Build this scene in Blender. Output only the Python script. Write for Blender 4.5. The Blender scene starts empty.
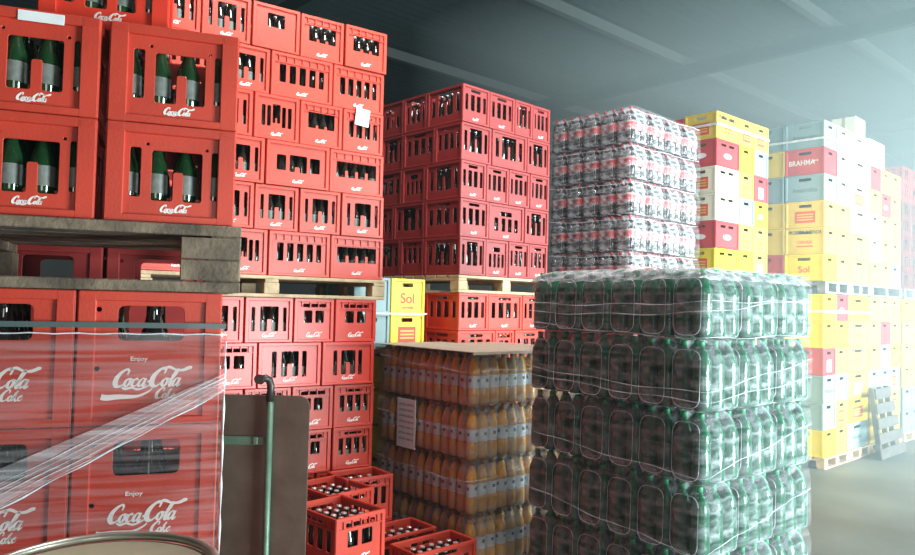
import bpy, bmesh, math, random
from mathutils import Vector, Matrix, geometry
random.seed(7)
S = bpy.context.scene
COL = S.collection
R = math.radians
H = 1.83

# ------------------------------------------------------------------ materials
def mat(name, col=(.8,.8,.8), rough=.5, metal=0, coat=0, trans=0, spec=.5, var=0, vscale=6, bump=0, bscale=40, dirt=None, dirt_amt=.5, dirt_scale=3):
    m = bpy.data.materials.new(name); m.use_nodes = True
    n = m.node_tree.nodes; l = m.node_tree.links
    b = n['Principled BSDF']
    b.inputs['Base Color'].default_value = (*col, 1)
    b.inputs['Roughness'].default_value = rough
    b.inputs['Metallic'].default_value = metal
    b.inputs['Coat Weight'].default_value = coat
    b.inputs['Transmission Weight'].default_value = trans
    b.inputs['Specular IOR Level'].default_value = spec
    if var or bump or dirt:
        tc = n.new('ShaderNodeTexCoord')
    if var or dirt:
        nz = n.new('ShaderNodeTexNoise'); nz.inputs['Scale'].default_value = vscale if not dirt else dirt_scale
        nz.inputs['Detail'].default_value = 6
        l.new(tc.outputs['Object'], nz.inputs['Vector'])
        rp = n.new('ShaderNodeValToRGB')
        rp.color_ramp.elements[0].position = .35; rp.color_ramp.elements[1].position = .68
        c2 = dirt if dirt else tuple(max(0, c*(1-var)) for c in col)
        rp.color_ramp.elements[0].color = (*[a*dirt_amt+b_*(1-dirt_amt) for a, b_ in zip(c2, col)], 1) if dirt else (*c2, 1)
        rp.color_ramp.elements[1].color = (*col, 1)
        l.new(nz.outputs['Fac'], rp.inputs['Fac']); l.new(rp.outputs['Color'], b.inputs['Base Color'])
    if bump:
        n2 = n.new('ShaderNodeTexNoise'); n2.inputs['Scale'].default_value = bscale; n2.inputs['Detail'].default_value = 4
        l.new(tc.outputs['Object'], n2.inputs['Vector'])
        bp = n.new('ShaderNodeBump'); bp.inputs['Strength'].default_value = bump; bp.inputs['Distance'].default_value = .01
        l.new(n2.outputs['Fac'], bp.inputs['Height']); l.new(bp.outputs['Normal'], b.inputs['Normal'])
    return m

def film_mat(name, lo=.05, hi=.4, tint=(.9,.95,1), scale=(6,6,60), rough=.12, bump=.6, spec=.8, pos=(.4,.75)):
    """stretched plastic film: clear, with milky streaks and glossy wrinkles"""
    m = bpy.data.materials.new(name); m.use_nodes = True
    n = m.node_tree.nodes; l = m.node_tree.links
    b = n['Principled BSDF']; out = n['Material Output']
    b.inputs['Base Color'].default_value = (*tint, 1); b.inputs['Roughness'].default_value = rough
    b.inputs['Specular IOR Level'].default_value = spec
    tr = n.new('ShaderNodeBsdfTransparent'); mx = n.new('ShaderNodeMixShader')
    tc = n.new('ShaderNodeTexCoord'); mp = n.new('ShaderNodeMapping'); mp.inputs['Scale'].default_value = scale
    l.new(tc.outputs['Object'], mp.inputs['Vector'])
    nz = n.new('ShaderNodeTexNoise'); nz.inputs['Scale'].default_value = 1; nz.inputs['Detail'].default_value = 5
    nz.inputs['Distortion'].default_value = .6
    l.new(mp.outputs['Vector'], nz.inputs['Vector'])
    mr = n.new('ShaderNodeMapRange'); mr.inputs['From Min'].default_value = pos[0]; mr.inputs['From Max'].default_value = pos[1]
    mr.inputs['To Min'].default_value = lo; mr.inputs['To Max'].default_value = hi
    l.new(nz.outputs['Fac'], mr.inputs['Value'])
    lw = n.new('ShaderNodeLayerWeight'); lw.inputs['Blend'].default_value = .25
    bp = n.new('ShaderNodeBump'); bp.inputs['Strength'].default_value = bump; bp.inputs['Distance'].default_value = .01
    l.new(nz.outputs['Fac'], bp.inputs['Height']); l.new(bp.outputs['Normal'], b.inputs['Normal'])
    ad = n.new('ShaderNodeMath'); ad.operation = 'MULTIPLY_ADD'; ad.use_clamp = True
    l.new(lw.outputs['Fresnel'], ad.inputs[0]); ad.inputs[1].default_value = .5; l.new(mr.outputs['Result'], ad.inputs[2])
    l.new(ad.outputs[0], mx.inputs['Fac']); l.new(tr.outputs[0], mx.inputs[1]); l.new(b.outputs[0], mx.inputs[2])
    l.new(mx.outputs[0], out.inputs['Surface'])
    return m

M = {
 'red':    mat('red crate plastic', (.60,.056,.030), .38, var=.18, vscale=5, bump=.08, bscale=120),
 'red2':   mat('brighter red crate plastic', (.70,.045,.022), .35, var=.12, vscale=5),
 'dred':   mat('dull and shaded red crate plastic', (.33,.032,.030), .42, var=.2, vscale=5),
 'yellow': mat('yellow crate plastic', (.88,.68,.03), .45, var=.08),
 'gold':   mat('golden yellow crate plastic', (.80,.58,.09), .45, var=.1),
 'grey':   mat('blue grey crate plastic', (.27,.40,.42), .45, var=.1),
 'crimson':mat('crimson crate plastic', (.62,.06,.07), .45, var=.1),
 'overlit_cream':  mat('cream crate plastic', (.85,.80,.62), .45, var=.05),  # yellow crates whited out by light painted pale; the carton is truly cream
 'white':  mat('white print', (.86,.82,.78), .5),
 'redink': mat('red print', (.70,.07,.05), .5),
 'dark':   mat('dark print', (.04,.04,.06), .6),
 'greyink':mat('slate print', (.12,.2,.24), .6),
 'whiteplate': mat('white sticker', (.82,.84,.84), .5, var=.1, vscale=30),
 'shadow': mat('shaded crate inner plastic', (.18,.012,.01), .6),  # red darkened to stand for shade inside the crates
 'glass':  mat('dark brown bottle glass', (.018,.014,.010), .06, coat=.6, spec=.8),
 'gglass': mat('green bottle glass', (.015,.06,.02), .05, trans=.35, coat=.6, spec=.8),
 'cap':    mat('crown cap metal', (.75,.74,.72), .3, metal=.6),
 'rcap':   mat('red cap', (.55,.03,.03), .4),
 'glabel': mat('silver bottle label', (.17,.19,.17), .4, var=.3, vscale=60),
 'pgreen': mat('green bottle plastic', (.012,.13,.06), .12, coat=.5, var=.3, vscale=14),
 'gcap':   mat('green cap', (.03,.32,.14), .35),
 'gtag':   mat('green and red bottle label', (.05,.25,.09), .35, var=.5, vscale=30),
 'cola':   mat('cola filled plastic', (.025,.012,.010), .12, coat=.5),
 'colatag':mat('red bottle label', (.66,.05,.05), .35, var=.15, vscale=40),
 'juice':  mat('orange juice filled plastic', (.72,.33,.03), .18, coat=.5, var=.15, vscale=20),
 'juicetag':mat('white juice label', (.74,.74,.76), .4, var=.05, vscale=60),
 'orangeink': mat('orange print', (.75,.30,.03), .5),
 'ocap':   mat('dull orange cap', (.35,.18,.06), .4),
 'wood':   mat('weathered pallet wood', (.25,.185,.125), .85, bump=.5, bscale=60, dirt=(.075,.057,.042), dirt_amt=.9, dirt_scale=9),
 'owood':  mat('dark old wood', (.13,.125,.115), .9, bump=.4, bscale=50, var=.4, vscale=12),
 'pine':   mat('pale pallet wood', (.62,.46,.28), .75, bump=.3, bscale=50, var=.3, vscale=12),
 'gwood':  mat('grey pallet wood', (.30,.32,.32), .85, bump=.4, bscale=50, var=.4, vscale=12),
 'board':  mat('cardboard', (.50,.42,.32), .85, var=.15),
 'brown':  mat('worn brown panel', (.075,.05,.036), .55, dirt=(.12,.092,.068), dirt_amt=.9, dirt_scale=7, bump=.1),
 'tube':   mat('green painted steel', (.12,.22,.155), .45, metal=.2, var=.3, vscale=15),
 'dsteel': mat('dark steel', (.05,.05,.045), .45, metal=.6),
 'rubber': mat('black rubber', (.03,.03,.03), .7),
 'tin':    mat('galvanised tin', (.55,.52,.44), .35, metal=.7, var=.35, vscale=12),
 'tinin':  mat('tan drum lid', (.50,.44,.30), .5, var=.3, vscale=5),
 'strap':  mat('grey green strapping', (.075,.11,.11), .35, coat=.2),
 'paper':  mat('white paper sheet', (.78,.78,.80), .6, var=.06, vscale=30),
 'floor':  mat('worn concrete floor', (.16,.17,.16), .6, dirt=(.085,.09,.088), dirt_amt=.75, dirt_scale=.9, bump=.06, bscale=14),
 'roof':   mat('dark corrugated roof', (.012,.026,.028), .55, var=.35, vscale=.7),
 'purlin': mat('roof purlin steel', (.05,.065,.065), .5, metal=.2),
 'wall':   mat('pale wall', (.13,.15,.15), .8, var=.2, vscale=1),
 'film':   film_mat('shrink film', .05, .28, scale=(9,9,22), bump=.8),
 'filmg':  film_mat('milky shrink film', .0, .40, tint=(.88,.95,1), scale=(10,10,26), bump=.9, pos=(.44,.78)),
 'filmd':  film_mat('bright wrinkled film', .04, .75, tint=(.92,.97,1), scale=(12,12,30), bump=1.0),
 'wrapA':  film_mat('stretch wrap', .0, .17, tint=(.90,.86,.88), scale=(2.2,2.2,46), bump=.45, pos=(.38,.72)),
 'wrapB':  film_mat('stretch wrap bunched', .12, .45, tint=(.92,.90,.92), scale=(3,3,70), bump=.5),
 'wrapG':  film_mat('outer stretch wrap', .0, .12, tint=(.92,.95,1), scale=(1.5,1.5,30), bump=.4),
 'strand': film_mat('thin film strand', .12, .5, scale=(8,8,8), bump=.3),
 'rope':   film_mat('twisted film edge', .55, .9, tint=(.95,.97,1), scale=(20,20,20), bump=.3),
}

# ------------------------------------------------------------------ mesh helpers
class MB:
    def __init__(s): s.v = []; s.f = []; s.m = []; s.sm = []
    def add(s, vs, fs, T=None, mi=0, smooth=False):
        o = len(s.v)
        if T is None: s.v += [tuple(v) for v in vs]
        else: s.v += [tuple(T @ Vector(v)) for v in vs]
        for f in fs: s.f.append([i+o for i in f]); s.m.append(mi); s.sm.append(smooth)
        return s
    def box(s, x0, y0, z0, x1, y1, z1, T=None, mi=0, bev=0):
        if bev <= 0:
            vs = [(x,y,z) for z in (z0,z1) for y in (y0,y1) for x in (x0,x1)]
            fs = [(0,2,3,1),(4,5,7,6),(0,1,5,4),(2,6,7,3),(0,4,6,2),(1,3,7,5)]
            return s.add(vs, fs, T, mi)
        bm = bmesh.new(); bmesh.ops.create_cube(bm, size=1)
        for v in bm.verts: v.co = Vector(((x0+x1)/2+v.co.x*(x1-x0), (y0+y1)/2+v.co.y*(y1-y0), (z0+z1)/2+v.co.z*(z1-z0)))
        bmesh.ops.bevel(bm, geom=list(bm.edges), offset=bev, segments=1, affect='EDGES', profile=.5)
        bm.verts.index_update()
        s.add([v.co[:] for v in bm.verts], [[v.index for v in f.verts] for f in bm.faces], T, mi); bm.free()
        return s
    def lathe(s, prof, n=16, T=None, mi=0, cap=True):
        vs = []; fs = []
        for r, z in prof:
            for i in range(n): a = 2*math.pi*i/n; vs.append((r*math.cos(a), r*math.sin(a), z))
        for k in range(len(prof)-1):
            for i in range(n): j = (i+1) % n; fs.append((k*n+i, k*n+j, (k+1)*n+j, (k+1)*n+i))
        s.add(vs, fs, T, mi, True)
        if cap:
            o = len(s.v)-len(vs)
            s.f.append([o+i for i in range(n-1,-1,-1)]); s.m.append(mi); s.sm.append(False)
            s.f.append([o+(len(prof)-1)*n+i for i in range(n)]); s.m.append(mi); s.sm.append(False)
        return s
    def tube(s, pts, r, n=6, mi=0, T=None):
        pts = [Vector(p) for p in pts]; vs = []; fs = []
        for k, p in enumerate(pts):
            d = (pts[min(k+1,len(pts)-1)]-pts[max(k-1,0)]).normalized()
            a = d.cross(Vector((0,0,1)));
            if a.length < .05: a = d.cross(Vector((1,0,0)))
            a.normalize(); b = d.cross(a)
            rr = r[k] if isinstance(r,(list,tuple)) else r
            for i in range(n): t = 2*math.pi*i/n; vs.append(tuple(p+a*rr*math.cos(t)+b*rr*math.sin(t)))
        for k in range(len(pts)-1):
            for i in range(n): j = (i+1) % n; fs.append((k*n+i,k*n+j,(k+1)*n+j,(k+1)*n+i))
        fs.append(tuple(range(n-1,-1,-1))); fs.append(tuple((len(pts)-1)*n+i for i in range(n)))
        return s.add(vs, fs, T, mi, True)
    def mesh(s, name, mats):
        me = bpy.data.meshes.new(name); me.from_pydata(s.v, [], s.f)
        for m in (mats if isinstance(mats,(list,tuple)) else [mats]): me.materials.append(M[m])
        me.polygons.foreach_set('material_index', s.m); me.polygons.foreach_set('use_smooth', s.sm)
        me.update(); return me

def ob(name, me, parent=None, loc=(0,0,0), rz=0, scale=None):
    o = bpy.data.objects.new(name, me); COL.objects.link(o)
    if parent is not None: o.parent = parent
    o.location = loc; o.rotation_euler = (0,0,rz)
    if scale: o.scale = scale if isinstance(scale,(tuple,list)) else (scale,)*3
    return o
def tag(o, label, cat, group=None, kind=None):
    o['label'] = label; o['category'] = cat
    if group: o['group'] = group
    if kind: o['kind'] = kind
    return o
def struct(name, me, **k):
    o = ob(name, me, **k); o['kind'] = 'structure'; return o
def copy_tree(o, parent=None):
    c = o.copy(); COL.objects.link(c); c.parent = parent
    for ch in list(o.children): copy_tree(ch, c)
    return c

def fillet(pts, r, seg=3):
    out = []; n = len(pts)
    for i in range(n):
        p = Vector(pts[i]); a = Vector(pts[i-1]); b = Vector(pts[(i+1)%n])
        da = a-p; db = b-p; rr = min(r, da.length*.45, db.length*.45)
        if rr < 1e-5: out.append(tuple(p)); continue
        p0 = p+da.normalized()*rr; p2 = p+db.normalized()*rr
        for k in range(seg+1):
            t = k/seg; q = p0*(1-t)**2+p*2*t*(1-t)+p2*t*t; out.append((q.x,q.y))
    return out
def panel(w, h, holes, t=.006, bev=.0012):
    """vertical plate with real openings: x 0..w, z 0..h, y 0..t; returns verts, faces"""
    cu = bpy.data.curves.new('p','CURVE'); cu.dimensions = '2D'; cu.fill_mode = 'BOTH'
    cu.extrude = t/2-bev; cu.bevel_depth = bev; cu.bevel_resolution = 0; cu.offset = -bev
    for pts in [[(0,0),(w,0),(w,h),(0,h)]]+holes:
        sp = cu.splines.new('POLY'); sp.points.add(len(pts)-1); sp.use_cyclic_u = True
        for k, p in enumerate(pts): sp.points[k].co = (p[0],p[1],0,1)
    o = bpy.data.objects.new('p', cu); COL.objects.link(o)
    dg = bpy.context.evaluated_depsgraph_get(); dg.update()
    me = bpy.data.meshes.new_from_object(o.evaluated_get(dg))
    vs = [(v.co.x, t/2-v.co.z, v.co.y) for v in me.vertices]; fs = [list(p.vertices) for p in me.polygons]
    bpy.data.objects.remove(o); bpy.data.curves.remove(cu); bpy.data.meshes.remove(me)
    return vs, fs

# ------------------------------------------------------------------ script lettering (tapered pen strokes)
def ribbon(mb, pts, T, depth=.0016, seg=5):
    """pts: (x, y, width); smooth variable-width stroke lying in the x-z plane, front at y=-depth"""
    P = [Vector(p) for p in pts]; Q = []
    for i in range(len(P)-1):
        a = P[max(i-1,0)]; b = P[i]; c = P[i+1]; d = P[min(i+2,len(P)-1)]
        for k in range(seg):
            t = k/seg
            Q.append(.5*((2*b)+(c-a)*t+(2*a-5*b+4*c-d)*t*t+(3*b-a-3*c+d)*t**3))
    Q.append(P[-1]); vs = []; fs = []
    for i, q in enumerate(Q):
        d = (Q[min(i+1,len(Q)-1)]-Q[max(i-1,0)]).xy
        if d.length < 1e-6: d = Vector((1,0))
        d.normalize(); nrm = Vector((-d.y,d.x)); w = max(q.z,.01)/2
        for sgn in (-1,1): vs.append((q.x+nrm.x*w*sgn, -depth, q.y+nrm.y*w*sgn))
        for sgn in (-1,1): vs.append((q.x+nrm.x*w*sgn, .0004, q.y+nrm.y*w*sgn))
    for i in range(len(Q)-1):
        a = i*4; b = a+4
        fs += [(a,a+1,b+1,b),(a,b,b+2,a+2),(a+1,a+3,b+3,b+1)]
    mb.add(vs, fs, T)
def script_logo(name, mats='white', coke=False, width=1.0, bold=1.6):
    mb = MB(); sh = Matrix(((1,0,.38,0),(0,1,0,0),(0,0,1,0),(0,0,0,1)))
    def st(pts, ox=0, sc=1): ribbon(mb, [(ox+x*sc, y*sc, w*sc*bold+.04) for x,y,w in pts], LT)
    def C(ox, sc=1): st([(1.0,1.25,.10),(1.02,1.62,.12),(.78,1.80,.14),(.42,1.55,.22),(.16,1.05,.32),(.16,.5,.34),(.42,.08,.24),(.78,.06,.12),(1.05,.35,.07)], ox, sc)
    def o(ox): st([(.30,.86,.07),(.10,.62,.17),(.10,.25,.18),(.30,.03,.10),(.50,.22,.17),(.52,.62,.17),(.32,.86,.07),(.60,.80,.06),(.78,.72,.05)], ox)
    def c(ox): st([(.48,.68,.14),(.34,.86,.09),(.10,.62,.17),(.08,.28,.19),(.26,.04,.12),(.50,.12,.06),(.68,.35,.05)], ox)
    def a(ox):
        st([(.46,.80,.08),(.28,.86,.07),(.08,.58,.17),(.08,.24,.18),(.24,.03,.10),(.44,.30,.07),(.56,.80,.10)], ox)
        st([(.58,.88,.15),(.54,.45,.18),(.56,.12,.17),(.68,.02,.10),(.85,.25,.05)], ox)
    def l(ox): st([(0,.3,.05),(.22,.9,.07),(.36,1.5,.10),(.28,1.80,.10),(.14,1.5,.16),(.06,.8,.20),(.08,.2,.20),(.22,.02,.12),(.42,.22,.05)], ox)
    LT = sh
    C(0); o(1.02); c(1.74); a(2.38); st([(3.22,.52,.14),(3.5,.56,.12)])
    C(3.45, 1.08); o(4.62); l(5.42); a(5.72)
    LT = Matrix.Identity(4)
    st([(.95,-.02,.05),(1.3,-.22,.16),(1.9,-.10,.12),(2.5,-.28,.12),(3.1,-.12,.08),(3.6,.15,.05)])       # wave under the first word
    st([(4.9,1.75,.06),(5.5,2.02,.20),(6.2,1.72,.14),(6.9,1.70,.20),(7.5,1.95,.24),(7.75,1.92,.16)])        # pennant above the second word
    if coke:
        st([(-.95,-1.0,.42),(-.4,-1.1,.42),(.6,-1.02,.36),(1.6,-1.02,.28),(2.6,-.95,.18),(3.5,-.55,.10),(3.9,-.2,.05)])
        LT = Matrix.Translation((4.1,0,-1.25)) @ Matrix.Scale(.62,4) @ sh
        C(0); st([(.34,.88,.10),(.10,.60,.20),(.12,.22,.22),(.34,.03,.14),(.58,.24,.2),(.56,.62,.2),(.34,.88,.10)], 1.1); st([(0,.3,.05),(.2,1.0,.08),(.3,1.6,.12),(.1,1.2,.18),(.04,.5,.20),(.02,0,.18)], 1.85)
        st([(1.95,.4,.06),(2.25,.85,.12),(2.1,.5,.1),(2.35,.02,.18),(2.6,.2,.05)]); c(2.55)
        st([(2.6,.5,.06),(2.95,.6,.1),(2.98,.8,.12)])
    k = width/8.0
    T = Matrix.Translation((-3.6*k,0,-.7*k)) @ Matrix.Scale(k,4)
    mb.v = [((T @ Vector(v)).x, v[1], (T @ Vector(v)).z) for v in mb.v]
    return mb.mesh(name, mats)
LOGO = script_logo('script lettering', width=1)
LOGOBIG = script_logo('script lettering with wave', coke=True, width=1, bold=1.3)
TXT = {}
def text_mesh(s, m):
    if (s,m) in TXT: return TXT[(s,m)]
    cu = bpy.data.curves.new('t','FONT'); cu.body = s; cu.align_x = 'CENTER'; cu.align_y = 'CENTER'; cu.extrude = .012; cu.size = 1; cu.offset = .012
    o = bpy.data.objects.new('t', cu); COL.objects.link(o)
    dg = bpy.context.evaluated_depsgraph_get(); dg.update()
    me = bpy.data.meshes.new_from_object(o.evaluated_get(dg)); me.name = 'lettering'
    me.transform(Matrix.Rotation(R(90),4,'X')); me.materials.clear(); me.materials.append(M[m])
    bpy.data.objects.remove(o); TXT[(s,m)] = me
    return me

# ------------------------------------------------------------------ crate kinds
def rr(x0,z0,x1,z1,r=.008): return fillet([(x0,z0),(x1,z0),(x1,z1),(x0,z1)], r)
def prong(x0,z0,x1,z1,px0,px1,pz,r=.008):
    return fillet([(x0,z0),(px0,z0),(px0,pz),(px1,pz),(px1,z0),(x1,z0),(x1,z1),(x0,z1)], r)
def wavy(x0,z0,x1,z1,ns,dz,pw=.3,r=.006):
    pts = []; w = (x1-x0)/(ns+1)
    for i in range(ns+1):
        a = x0+w*i; b = a+w
        pts += [(a if i==0 else a+w*pw/2, z0),(b if i==ns else b-w*pw/2, z0)]
        if i < ns: pts += [(b-w*pw/2, z0+dz),(b+w*pw/2, z0+dz)]
    return fillet(pts+[(x1,z1),(x0,z1)], r)
def slots(w, h, xs, z0, z1): return [rr(a*w, z0*h, b*w, z1*h, .007) for a,b in xs]
def dots(w, h, ps, r=.005): return [[(a*w+r*math.cos(t*math.pi/3), b*h+r*math.sin(t*math.pi/3)) for t in range(6)] for a,b in ps]
def face_holes(kind, w, h):
    P = lambda x0,z0,x1,z1,a,b,pz: prong(x0*w,z0*h,x1*w,z1*h,a*w,b*w,pz*h)
    if kind == 'A': return slots(w,h,[(.18,.262),(.81,.895)],.26,.76)+[P(.345,.23,.735,.74,.51,.59,.53)]+dots(w,h,[(.31,.80),(.77,.78),(.10,.84),(.95,.84)])
    if kind == 'L': return [rr(.27*w,.63*h,.73*w,.89*h,.02)]+dots(w,h,[(.14,.86),(.90,.86),(.14,.42),(.90,.42)],.008)
    if kind == 'S1': return slots(w,h,[(.14,.21),(.80,.87)],.25,.78)+[P(.32,.25,.70,.80,.46,.56,.52)]
    if kind == 'S2': return [wavy(.2*w,.42*h,.82*w,.82*h,2,.07*h)]
    if kind == 'S3': return [rr(.32*w,.52*h,.68*w,.82*h)]
    if kind == 'S4': return slots(w,h,[(.17,.25),(.29,.37),(.62,.70),(.75,.83)],.30,.76)+[P(.41,.38,.58,.80,.47,.51,.5)]
    if kind == 'P2': return [rr(.22*w,.80*h,.80*w,.88*h), rr(.26*w,.44*h,.46*w,.72*h), rr(.54*w,.44*h,.75*w,.72*h)]
    if kind == 'P4': return [rr(.30*w,.82*h,.72*w,.88*h)]+slots(w,h,[(.16,.27),(.34,.48),(.55,.68),(.76,.86)],.36,.74)
    if kind == 'L1': return [rr(.17*w,.36*h,.31*w,.70*h), P(.37,.34,.64,.72,.45,.53,.46), rr(.69*w,.36*h,.85*w,.70*h)]
    if kind == 'L2': return slots(w,h,[(.14,.24),(.30,.40),(.46,.56),(.62,.72),(.78,.86)],.34,.74)
    if kind == 'L3': return [wavy(.13*w,.38*h,.87*w,.74*h,3,.16*h)]
    if kind == 'L4': return slots(w,h,[(.22,.29),(.70,.77)],.22,.80)+[P(.37,.24,.64,.80,.46,.54,.52)]
    if kind == 'CA': return [rr(.32*w,.83*h,.68*w,.90*h)]+slots(w,h,[(.12,.22),(.32,.46),(.54,.68),(.78,.88)],.34,.76)
    if kind == 'CB': return slots(w,h,[(.12,.21),(.79,.88)],.28,.80)+[wavy(.30*w,.26*h,.70*w,.88*h,1,.36*h)]
    if kind == 'CC': return [rr(.34*w,.68*h,.66*w,.80*h)]+slots(w,h,[(.18,.28),(.38,.48),(.56,.66),(.74,.84)],.26,.62)
    if kind == 'Y': return [rr(.34*w,.76*h,.66*w,.87*h)]
    if kind == 'Y2': return [rr(.22*w,.76*h,.44*w,.86*h), rr(.56*w,.76*h,.78*w,.86*h)]
    return []
RIBS = {'L3','L2','P2','P4','S2'}
PAN = {}
def face_at(mb, kind, w, h, T, post, rec, lip):
    k = (kind, round(w,3), round(h,3))
    if k not in PAN:
        PAN[k] = panel(w-.004, h-.010, [[(x-.002, z-.005) for x,z in hh] for hh in face_holes(kind, w, h)])
    vs, fs = PAN[k]
    mb.add([(x+.002, y+rec, z+.005) for x,y,z in vs], fs, T)
    # bands standing proud of the recessed plate
    mb.box(.003,0,h-lip,w-.003,rec+.004,h-.0005, T, bev=.0025)
    mb.box(.003,0,.001,w-.003,rec+.004,lip*.8, T, bev=.0025)
    mb.box(.001,-.0005,0,post,rec+.004,h-.001, T, bev=.003)
    mb.box(w-post,-.0005,0,w-.001,rec+.004,h-.001, T, bev=.003)
    if kind in RIBS:
        n = max(4, int(w/.06))
        for i in range(n):
            x = post+(w-2*post)*(i+.5)/n
            mb.box(x-.003,.001,h*.80,x+.003,rec+.002,h-.004, T)
        mb.box(post,.001,h*.775,w-post,rec+.003,h*.795, T)
    if kind in ('L','A'):
        for zz in range(5):
            z = h*(.90 if kind=='A' else .91)+zz*.0045
            mb.box(post*.15,-.0018,z,post*.85,0,z+.0018, T); mb.box(w-post*.85,-.0018,z,w-post*.15,0,z+.0018, T)
def crate_mesh(name, w, d, h, front, side, m, post=.026, rec=.010, lip=.022):
    mb = MB(); g = .0015; w_ = w-2*g; d_ = d-2*g
    I = Matrix.Translation
    face_at(mb, front, w_, h, I((g,g,0)), post, rec, lip)
    face_at(mb, front, w_, h, I((w-g,d-g,0)) @ Matrix.Rotation(math.pi,4,'Z'), post, rec, lip)
    face_at(mb, side, d_, h, I((g,d-g,0)) @ Matrix.Rotation(-math.pi/2,4,'Z'), post, rec, lip)
    face_at(mb, side, d_, h, I((w-g,g,0)) @ Matrix.Rotation(math.pi/2,4,'Z'), post, rec, lip)
    mb.box(.012,.012,.004,w-.012,d-.012,.014)
    # bottle dividers
    for i in range(1,4): mb.box(w*i/4-.0015,.02,.014,w*i/4+.0015,d-.02,h*.28)
    for i in range(1,6 if d>w else 4):
        y = d*i/(6 if d>w else 4); mb.box(.02,y-.0015,.014,w-.02,y+.0015,h*.28)
    return mb.mesh(name, m)
CR = {}
def crate_kind(w, d, h, front, side, m):
    k = (round(w,3),round(d,3),round(h,3),front,side,m)
    if k not in CR:
        post = .052 if front in ('A',) else .05 if front == 'L' else .026
        rec = .014 if front == 'A' else .010
        lip = {'A':.03,'L':.03}.get(front,.022)
        CR[k] = crate_mesh('crate '+str(front), w, d, h, front, side, m, post, rec, lip)
    return CR[k]

class Fr:
    """a stack's own frame: x runs along the face (compass heading hd), y goes into the stack"""
    def __init__(s, o, hd): s.o = Vector((o[0],o[1],0)); s.rz = R(90-hd); s.T = Matrix.Translation(s.o) @ Matrix.Rotation(s.rz,4,'Z')
    def __call__(s, x, y, z): return s.T @ Vector((x,y,z))
def put(fr, name, me, x, y, z, jit=0, drz=0):
    p = fr(x, y, z); return ob(name, me, None, p, fr.rz+drz+random.uniform(-jit,jit))

def crate(fr, x, y, z, w, d, h, front, side, m, label, group, logo=.10, lz=.12, cat='crate', jit=.006, big=False, lx=.5, sidelogo=False):
    o = put(fr, 'bottle_crate', crate_kind(w,d,h,front,side,m), x, y+random.uniform(-1,1)*jit, z, 0, 0)
    tag(o, label, cat, group)
    if logo:
        l = ob('logo', LOGOBIG if big else LOGO, o, (w*lx, .0015 if front not in ('S3',) else .0015, h*lz), 0, (logo,1,logo))
        l.location.y = .0115 if not big else .0115
        if front == 'A': l.location.y = .0155
        l['label'] = 'white script Coca-Cola lettering'
    if sidelogo:
        l = ob('logo', LOGO, o, (.0115, d*.5, h*lz), -math.pi/2, (logo,1,logo))
        l['label'] = 'white script Coca-Cola lettering'
    return o

ORD = ['first','second','third','fourth','fifth','sixth','seventh','eighth']
# ------------------------------------------------------------------ bottles
def glass_prof(h, r): return [(r*.8,0),(r,.008),(r,h*.52),(r*.92,h*.60),(r*.55,h*.74),(r*.42,h*.84),(r*.42,h*.93),(r*.47,h*.94),(r*.47,h*.965)]
def mk_glass(name, h, r, gm, n=12, merged=True, capm='cap', label=True):
    mb = MB(); mb.lathe(glass_prof(h,r), n)
    if merged:
        mb.lathe([(r*.50,h*.955),(r*.52,h*.975),(r*.46,h),], n, mi=1)
        if label: mb.lathe([(r*1.01,h*.22),(r*1.01,h*.46)], n, mi=2, cap=False)
        return mb.mesh(name, [gm,capm,'glabel'])
    return mb.mesh(name, gm)
GB = mk_glass('small glass bottle', .245, .030, 'glass', 12, True, 'cap', False)
GBr = mk_glass('small glass bottle red band', .245, .030, 'glass', 12, True, 'cap', True)
GG = mk_glass('green glass bottle', .270, .036, 'gglass', 16, False)
GGcap = MB().lathe([(.0178,.257),(.0186,.264),(.017,.272)],16).mesh('crown cap','cap')
GGlab = MB().lathe([(.0365,.075),(.0365,.135)],16,cap=False).mesh('bottle label','glabel')
BL2 = mk_glass('large glass bottle', .365, .052, 'glass', 16, False)
BL2cap = MB().lathe([(.026,.35),(.0265,.362),(.024,.370)],16).mesh('screw cap','rcap')
def bottle(me, p, label, group, name='glass_bottle'):
    o = ob(name, me, None, p, random.uniform(0,6)); tag(o, label, 'bottle', group); return o
STUFF = MB()
def stuff_bottle(p, h=.245, r=.030):
    T = Matrix.Translation(p)
    pr = glass_prof(h, r); STUFF.lathe([pr[i] for i in (1,2,4,6,8)], 7, T, 0); STUFF.lathe([(r*.5,h*.955),(r*.48,h)], 7, T, 1)
def fill_crate(fr, x, y, z, w, d, where, group, nx=None, rows=1, me=GB, back=1, side_rows=0, ny=None):
    nx = nx or max(3, round(w/.078)); ny = ny or max(3, round(d/.078))
    for j in range(ny):
        for i in range(nx):
            px = x+.028+(w-.056)*(i+.5)/nx; py = y+.028+(d-.056)*(j+.5)/ny
            if j < rows: bottle(me, fr(px,py,z+.016), where, group)
            elif j < rows+back or (side_rows and i < side_rows): stuff_bottle(fr(px,py,z+.016))

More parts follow.
